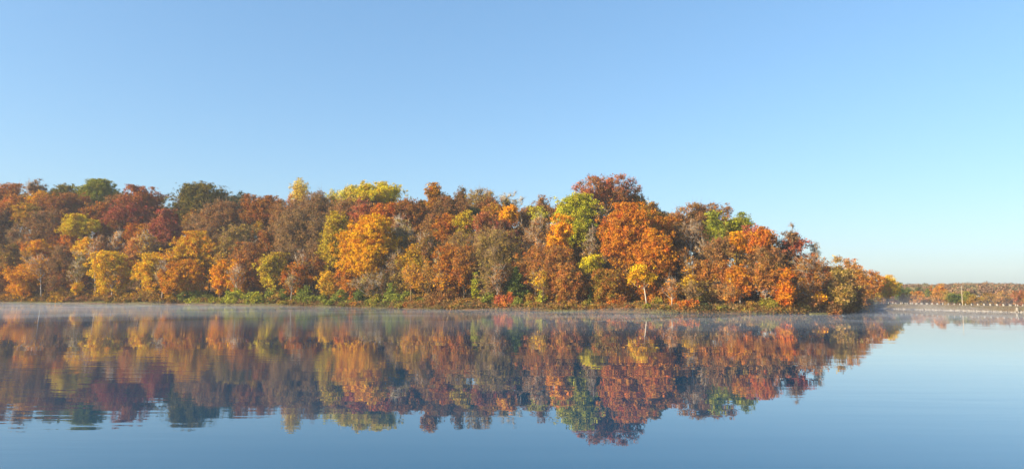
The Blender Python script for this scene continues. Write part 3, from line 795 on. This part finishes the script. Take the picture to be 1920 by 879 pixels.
# trees filling the slope between those
frg = np.random.default_rng(11)
def covered(px, y, dmin):
    n = 0
    for t in TREES:
        if t['cat'] == 'tree' and t['dens'] > .3 and ((px - t['px']) / (t['w'] * .5)) ** 2 + ((y - t['y']) / (t['h'] * .55)) ** 2 < 1: n += 1
    return n
FC = ['BR', 'BR', 'MV', 'OR', 'RB', 'GB', 'OL', 'BR', 'RB', 'OR', 'GO']
for row, (f, d0, hp) in enumerate([(.10, 50, 46), (.26, 38, 56), (.44, 27, 60), (.62, 16, 60), (.78, 9, 52)]):
    px = -95.0 + row * 9
    while px < 1575:
        ys, yb = float(np.interp(px, SIL[:, 0], SIL[:, 1])), ybase(px)
        hh = yb - ys
        y = ys + f * hh + frg.uniform(-8, 8)
        k = hh / 225.0
        w = frg.uniform(34, 74)
        dd = d0 * (1 if px < 1400 else max(.25, 1 - (px - 1400) / 180))
        n = covered(px, y, dd)
        if n == 0 or (n == 1 and frg.uniform() < .06):
            a, b = FC[frg.integers(len(FC))], FC[frg.integers(len(FC))]
            top = max(ys + 5, y - hp * .5 * k)
            plant(px, top, top + hp * max(k, .5), w * max(k, .6), dd + frg.uniform(-3, 3), 'R', a, b, frg.uniform(.55, .85), twig=float(frg.choice([.15, .3, .5])), leaf=.33)
        px += frg.uniform(30, 40)
# a last row on and behind the ridge
for row, (d0, off) in enumerate([(66, 9)]):
    px = -80.0 + 17 * row
    while px < 1555:
        ys = float(np.interp(px, SIL[:, 0], SIL[:, 1])) + off + frg.uniform(-2, 7)
        dd = d0 if px < 1340 else max(16 + 8 * row, d0 - (px - 1340) * .28)
        a, b = FC[frg.integers(len(FC))], FC[frg.integers(len(FC))]
        hh = frg.uniform(62, 85) * (1 if px < 1350 else .85)
        plant(px, ys, min(ys + hh, ybase(px) - 12), frg.uniform(46, 62), dd, 'R', a, b, .85, leaf=.5)
        px += frg.uniform(34, 44)
# slender half-bare trees with pale stems among the others
for row, (d0, f0, f1, n) in enumerate([(2.6, .56, .74, 19), (8, .42, .58, 17), (15, .28, .42, 14)]):
    for k in range(n):
        px = 20 + (1500 / n) * (k + frg.uniform(.1, .9))
        if any(abs(px - a_) < b_ for a_, b_ in ((1473, 34), (1211, 36), (684, 52), (1170, 40), (966, 26), (627, 28), (360, 30))): continue
        ys, yb = float(np.interp(px, SIL[:, 0], SIL[:, 1])), ybase(px)
        top = ys + frg.uniform(f0, f1) * (yb - ys)
        low = top + (yb - row * 22 - top) * frg.uniform(.5, .7)
        a, b = [('GB', 'OL'), ('BR', 'OR'), ('OL', 'GO'), ('MV', 'RB'), ('OR', 'GO'), ('GB', 'BR')][frg.integers(6)]
        plant(px, top, low, frg.uniform(28, 44), d0, 'O', a, b, frg.uniform(.16, .36), twig=float(frg.uniform(.5, 1.0)), bark=str(frg.choice(['p', 'p', 'g'])))
NFILL = len(TREES) - NCAT

# shrubs of the bank
srg = np.random.default_rng(5)
def bank_colour(px):
    if px < 330: return [('OL', 'BR'), ('BR', 'OL'), ('BR', 'MV'), ('OL', 'GO')]
    if px < 620: return [('YG', 'GR'), ('OL', 'YG'), ('BR', 'OL'), ('YG', 'YE')]
    if px < 800: return [('GR', 'OL'), ('YG', 'GR'), ('OL', 'BR'), ('BR', 'OR')]
    if px < 1000: return [('BR', 'OL'), ('GB', 'BR'), ('OL', 'GR'), ('BR', 'RB')]
    if px < 1180: return [('BR', 'OL'), ('RB', 'OL'), ('OL', 'BR'), ('BR', 'RB')]
    return [('RB', 'BR'), ('OR', 'RB'), ('OL', 'RB'), ('BR', 'OL')]
S = [(445, 541, 44, 2.5, 'YG', 'YE'), (480, 547, 22, 2, 'YE', 'YG'), (404, 556, 28, 1.5, 'YG', 'YE'), (568, 536, 30, 3, 'GR', 'YG'), (587, 552, 28, 2, 'YG', 'GR'), (345, 546, 18, 2, 'YG', 'GR'),
     (640, 542, 34, 3, 'GR', 'YG'), (676, 538, 32, 3.5, 'GR', 'DG'), (606, 550, 24, 2.5, 'YG', 'GR'), (732, 532, 30, 3, 'GR', 'YG'), (918, 547, 32, 3, 'YG', 'GR'), (935, 554, 18, 2, 'RD', 'RB'),
     (957, 548, 32, 2.5, 'RD', 'OR'), (972, 558, 18, 1.8, 'GR', 'YG'), (892, 512, 14, 5, 'YE', 'YG'), (1015, 545, 16, 3, 'YG', 'YE'), (1290, 563, 46, 2, 'RO', 'RB'), (1327, 569, 24, 1.3, 'DG', 'DK'),
     (1302, 552, 20, 3, 'OL', 'YG'), (1360, 576, 16, 1.2, 'DG', 'DK'), (1265, 556, 16, 4, 'OR', 'GO'), (1178, 577, 20, 1.5, 'RD', 'RB'), (1212, 571, 12, 1.3, 'YG', 'YE'), (1232, 556, 16, 4, 'YG', 'OL'),
     (1350, 574, 24, 1.5, 'OL', 'YG'), (1440, 560, 28, 2, 'YG', 'OL'), (1410, 566, 30, 2, 'OL', 'BR'), (1385, 573, 26, 1.5, 'TN', 'OL'), (1504, 570, 22, 1.5, 'DK', 'OL'),
     (830, 540, 36, 3, 'BR', 'MV'), (1150, 560, 26, 3, 'RB', 'OR'), (1100, 562, 24, 2.5, 'OL', 'YG'), (705, 552, 26, 2, 'OL', 'YG'), (520, 548, 30, 2.5, 'OL', 'BR')]
def shrub(px, yt, w, d, a, b, dens=.95):
    soft = {'YG': 'LG', 'YE': 'YG'}; a, b = soft.get(a, a), soft.get(b, b)
    yb = ybase(px)
    plant(px, yt, yb, w, d, 'G', a, b, dens, name='shrub', cat='shrub', leaf=.30, group='shrubs along the wooded bank', mn=.9)
for s in S: shrub(*s)
for row, (d, h0, h1, st) in enumerate([(1.6, 9, 17, 15), (4.2, 17, 30, 19)]):
    px = -70.0 + 6 * row
    while px < 1560:
        pal = bank_colour(px); a, b = pal[srg.integers(len(pal))]
        hgt = srg.uniform(h0, h1) * (1 if px < 1180 or row == 0 else .75)
        if not any(abs(px - s[0]) < 9 for s in S):
            shrub(px, ybase(px) - hgt - row * 3, srg.uniform(16, 30) + 6 * row, d + srg.uniform(-.5, .8), a, b, srg.uniform(.6, 1))
        px += srg.uniform(.75, 1.3) * st

for px in np.arange(1300, 1566, 17.0):
    shrub(px + srg.uniform(-5, 5), ybase(px) - srg.uniform(34, 46), srg.uniform(30, 40), 14 if px < 1480 else 9, *[('BR', 'DK'), ('DK', 'BR'), ('BR', 'RB')][srg.integers(3)], 1.0)

# ---- undergrowth, bank grass, far wood: uncountable
def shore_scatter(n, d0, d1, px0, px1, rg):
    px = rg.uniform(px0, px1, n)
    x0 = np.interp(px, SPX, SW[:, 0]); y0 = np.interp(px, SPX, SW[:, 1])
    d = rg.uniform(d0, d1, n)
    r = np.stack([(px - 960) / F, np.ones(n)], 1); r /= np.linalg.norm(r, axis=1)[:, None]
    P = np.stack([x0, y0], 1) + r * d[:, None]
    return P, px, d
urg = np.random.default_rng(21)
mb = MB()
P, px_, d_ = shore_scatter(14000, 2.0, 60, -120, 1560, urg)
Z = terrain(P[:, 0], P[:, 1])
cnt = urg.integers(5, 16, len(P)); idx = np.repeat(np.arange(len(P)), cnt); n = len(idx)
off = urg.normal(0, 1, (n, 3)) * [.45, .45, 0]; hgt = urg.uniform(.05, 1.0, n) * np.repeat(urg.uniform(.5, 1.5, len(P)), cnt)
pts = np.concatenate([P[idx], Z[idx][:, None]], 1) + off; pts[:, 2] += hgt
leaves(mb, pts, np.array([-.3, -.4, .5]) + urg.normal(0, .7, (n, 3)), .34, urg)
P, px_, d_ = shore_scatter(5200, .2, 4.5, -120, 1570, urg)
_k = (px_ > 540) | (d_ > 1.5); P = P[_k]
Z = terrain(P[:, 0], P[:, 1]); cnt = urg.integers(8, 20, len(P)); idx = np.repeat(np.arange(len(P)), cnt); n = len(idx)
pts = np.concatenate([P[idx], Z[idx][:, None]], 1) + urg.normal(0, 1, (n, 3)) * [.4, .4, 0]
pts[:, 2] += urg.uniform(.02, 1.0, n) * np.repeat(urg.uniform(.3, 1.7, len(P)), cnt)
leaves(mb, pts, np.array([-.3, -.5, .4]) + urg.normal(0, .8, (n, 3)), .26, urg)
P = P[::2]; Z = Z[::2]; n = len(P) * 3
spikes(mb, np.repeat(np.concatenate([P, Z[:, None]], 1), 3, 0), np.stack([urg.normal(0, .4, n), urg.normal(0, .4, n), urg.uniform(.5, 2.0, n)], 1), .03)
tag(mb.build('undergrowth', noisy('rusty_undergrowth', [(.28, (.07, .05, .022)), (.42, (.13, .11, .028)), (.52, (.17, .085, .028)), (.63, (.23, .085, .02)), (.75, (.11, .12, .03))], .16, island=.35)), kind='stuff')
mb = MB()
P, px_, d_ = shore_scatter(30000, -.7, 2.4, -160, 1560, urg)
Z = np.maximum(terrain(P[:, 0], P[:, 1]), -.1)
_k = (wav(P[:, 0], P[:, 1], .22, 41) + urg.normal(0, .25, len(P)) + .25 * (px_ < 560) - .35 * (px_ > 620)) > .05
P, Z, px_ = P[_k], Z[_k], px_[_k]
p3 = np.concatenate([P, Z[:, None]], 1); n = len(p3)
hh = urg.uniform(.25, .75, n) * np.where(px_ < 560, .7, 1.0)
spikes(mb, p3, np.stack([urg.normal(0, .18, n), urg.normal(0, .18, n), hh], 1), .035)
# the low grassy spit off the point
P2, px2, d2 = shore_scatter(5000, -4.5, .5, 1518, 1580, urg)
keep = np.abs((px2 - 1545) / 30) ** 2 + ((d2 + 1.5) / 2.4) ** 2 < 1
P2 = P2[keep]; n = len(P2)
spikes(mb, np.concatenate([P2, np.full((n, 1), -.05)], 1), np.stack([urg.normal(0, .15, n), urg.normal(0, .15, n), urg.uniform(.15, .4, n)], 1), .04)
tag(mb.build('grass', noisy('bank_grass', [(.3, (.10, .12, .03)), (.5, (.20, .19, .05)), (.7, (.22, .15, .07))], .2, island=.4)), kind='stuff')
# grass on the dam slope
mb = MB(); n = 26000
t = urg.uniform(-10, 75, n); s = urg.uniform(1.3, 8.0, n)
p3 = np.stack([DAM_B[0] + ddir[0] * t + dnor[0] * s, DAM_B[1] + ddir[1] * t + dnor[1] * s, 1.45 * np.clip(s, 0, 6) / 6], 1)
spikes(mb, p3, np.stack([urg.normal(0, .1, n), urg.normal(0, .1, n), urg.uniform(.1, .28, n)], 1), .04)
tag(mb.build('dam_grass', noisy('dry_dam_grass', [(.3, (.14, .12, .055)), (.5, (.20, .13, .07)), (.72, (.15, .17, .05))], .12, island=.3)), kind='stuff')

# distant wood beyond the dam: one mass of crowns
mb = MB(); tb = MB(); wr = np.random.default_rng(31)
for i in range(900):
    D = wr.uniform(330, 760) if i > 200 else wr.uniform(600, 780)
    px = wr.uniform(1655, 1990)
    p = at_depth(px, 557, D)
    z = float(terrain(np.array([p[0]]), np.array([p[1]]))[0])
    target = 526 + 6 * abs(math.sin(px * .013 + 1.2)) + wr.uniform(0, 7)
    H = min(at_depth(px, target, D)[2] - z, wr.uniform(9, 15))
    if H < 4: continue
    Wd = wr.uniform(6, 11)
    nl = 7
    for k in range(nl):
        rr = Wd * wr.uniform(.2, .32)
        c = np.array([p[0] + wr.normal(0, Wd * .2), p[1] + wr.normal(0, Wd * .2), z + H * wr.uniform(.35, .85)]); c[2] = min(c[2], z + H - rr * .8)
        n = int(30 * rr)
        d = wr.normal(size=(n, 3)); d[:, 2] += .3; d /= np.linalg.norm(d, axis=1)[:, None]
        leaves(mb, c + d * rr * wr.uniform(.75, 1.1, (n, 1)), d + wr.normal(0, .4, (n, 3)), .8, wr)
FAR = noisy('distant_wood', [(.25, (.06, .075, .035)), (.40, (.14, .13, .055)), (.48, (.17, .10, .06)), (.57, (.20, .11, .06)), (.66, (.25, .15, .06)), (.76, (.11, .12, .05))], .05, island=.12, detail=2)  # palette dulled so that distance haze is partly painted into the crowns
tag(mb.build('far_woods', FAR), kind='stuff')

# small pale building in the trees beyond the dam
hb = bpy.data.objects.new('small_house', None); COL.objects.link(hb)
p = at_depth(1834, 554, 288); z = at_depth(1834, 558, 288)[2]
hb.location = (p[0], p[1], z - 3.0)
mb = MB(); w_, l_, h_ = .42, .9, 3.3
mb.add([(-w_, -l_, 0), (w_, -l_, 0), (w_, l_, 0), (-w_, l_, 0), (-w_, -l_, h_), (w_, -l_, h_), (w_, l_, h_), (-w_, l_, h_), (0, -l_, h_ + .55), (0, l_, h_ + .55)],
       q=[[0, 1, 5, 4], [1, 2, 6, 5], [2, 3, 7, 6], [3, 0, 4, 7]], t=[[4, 5, 8], [6, 7, 9]])
mb.build('wall', ROCK, hb)
mb = MB(); e = .12
mb.add([(-w_ - e, -l_ - e, h_ - .06), (0, -l_ - e, h_ + .62), (0, l_ + e, h_ + .62), (-w_ - e, l_ + e, h_ - .06), (w_ + e, -l_ - e, h_ - .06), (w_ + e, l_ + e, h_ - .06)], q=[[0, 1, 2, 3], [1, 4, 5, 2]])
mb.build('roof', noisy('grey_roof', [(.3, (.2, .2, .2)), (.7, (.28, .27, .26))], 2), hb)
tag(hb, 'small pale building half hidden by trees beyond the dam', 'building')

# ------------------------------------------------------------------ air
def box(name, lo, hi, mat):
    mb = MB(); x0, y0, z0 = lo; x1, y1, z1 = hi
    mb.add([(x0, y0, z0), (x1, y0, z0), (x1, y1, z0), (x0, y1, z0), (x0, y0, z1), (x1, y0, z1), (x1, y1, z1), (x0, y1, z1)],
           q=[[3, 2, 1, 0], [4, 5, 6, 7], [0, 1, 5, 4], [1, 2, 6, 5], [2, 3, 7, 6], [3, 0, 4, 7]])
    return tag(mb.build(name, mat), kind='stuff')
box('haze', (-1510, -510, -9), (1510, 1510, 70), volume_material('haze_air', (.84, .90, 1.0), .00017, 0.0))
# mist lying on the water: a thin undulating layer
mx, my = np.arange(-330, 168, 4.0), np.arange(52, 300, 3.0)
MX, MY = np.meshgrid(mx, my)
SD = sdist(MX, MY)
top = sstep(55, 150, MY) * (.66 + 1.3 * wav(MX, MY, .05, 8) + 1.1 * wav(MX, MY, .17, 9)).clip(.04, 2.6) * 1.0
top = top * (.72 + 3.2 * sstep(42, 100, MX)) * sstep(5.0, -2.0, SD) + .06
cell = (SD[:-1, :-1] < 4) & (SD[1:, 1:] < 4) & (SD[:-1, 1:] < 4) & (SD[1:, :-1] < 4)
idm = -np.ones(MX.shape, int); vs_, qs_ = [], []
n2 = MX.size
V = np.concatenate([np.stack([MX, MY, top], -1).reshape(-1, 3), np.stack([MX, MY, np.full(MX.shape, .03)], -1).reshape(-1, 3)])
nxm = len(mx); qs_ = []
for j in range(cell.shape[0]):
    for i in range(cell.shape[1]):
        if not cell[j, i]: continue
        a = j * nxm + i; b = a + 1; c = a + nxm + 1; d = a + nxm
        qs_ += [[a, b, c, d], [n2 + d, n2 + c, n2 + b, n2 + a]]
        if j == 0 or not cell[j - 1, i]: qs_.append([n2 + a, n2 + b, b, a])
        if j == cell.shape[0] - 1 or not cell[j + 1, i]: qs_.append([n2 + c, n2 + d, d, c])
        if i == 0 or not cell[j, i - 1]: qs_.append([n2 + d, n2 + a, a, d])
        if i == cell.shape[1] - 1 or not cell[j, i + 1]: qs_.append([n2 + b, n2 + c, c, b])
qs_ = np.array(qs_); used = np.unique(qs_); rm = -np.ones(len(V), int); rm[used] = np.arange(len(used))
mb = MB(); mb.add(V[used], q=rm[qs_])
tag(mb.build('mist', volume_material('water_mist', (.95, .95, .99), .0044, .1)), kind='stuff')

# ------------------------------------------------------------------ labels
LM = [t for t in TREES if t['nick']]
used = {}
for t in TREES:
    if t['label']: used[t['label']] = 1
def describe(t):
    c = WORD[t['a']] if t['a'] == t['b'] or t['cat'] == 'shrub' else f"{WORD[t['a']]} and {WORD[t['b']]}"
    if t['cat'] == 'shrub':
        return f"{'low' if t['H'] < 2.6 else 'tall'} {c} shrub"
    if t['name'] == 'bare_tree': return f"{'small' if t['w'] < 40 else 'tall'} bare twiggy tree"
    size = 'small' if t['w'] < 36 else ('broad' if t['w'] > 66 else '')
    tex = 'thin-leaved' if t['dens'] < .58 else ''
    return ' '.join(x for x in (size, tex, c, 'tree') if x)
def rel(t, l):
    dx, dy = t['px'] - l['px'], t['y'] - l['y']
    hor = 'right' if dx > 0 else 'left'
    if abs(dy) > 1.6 * abs(dx): return 'above' if dy < 0 else 'below'
    if abs(dx) > 1.6 * abs(dy): return f'{hor} of'
    return ('above' if dy < 0 else 'below') + f' and {hor} of'
for t in TREES:
    if t['label']: continue
    de = describe(t)
    ls = sorted((l for l in LM if l is not t), key=lambda l: (l['px'] - t['px']) ** 2 + (1.2 * (l['y'] - t['y'])) ** 2)
    cand = [f"{de} {rel(t, l)} the {l['nick']}" for l in ls[:5]]
    cand += [f"{de} between the {ls[i]['nick']} and the {ls[j]['nick']}" for i in range(4) for j in range(i + 1, 5)]
    cand += [f"{de} {'farther' if 1 else ''} {rel(t, l)} the {l['nick']}" for l in ls[:8]]
    cand = [' '.join(x.split()) for x in cand]
    cand = [x for x in cand if x not in used and len(x.split()) <= 16] or [cand[0]]
    t['label'] = cand[0]; used[cand[0]] = 1
    t['o']['label'] = cand[0]
for t in TREES:
    if t['cat'] == 'tree':
        t['o']['group'] = 'trees beyond the dam' if t['px'] > 1660 else 'trees on the wooded shore'
print('trees', NCAT, 'fill', NFILL, 'all', len(TREES), 'tris', sum(len(o.data.polygons) for o in COL.objects if o.type == 'MESH'))
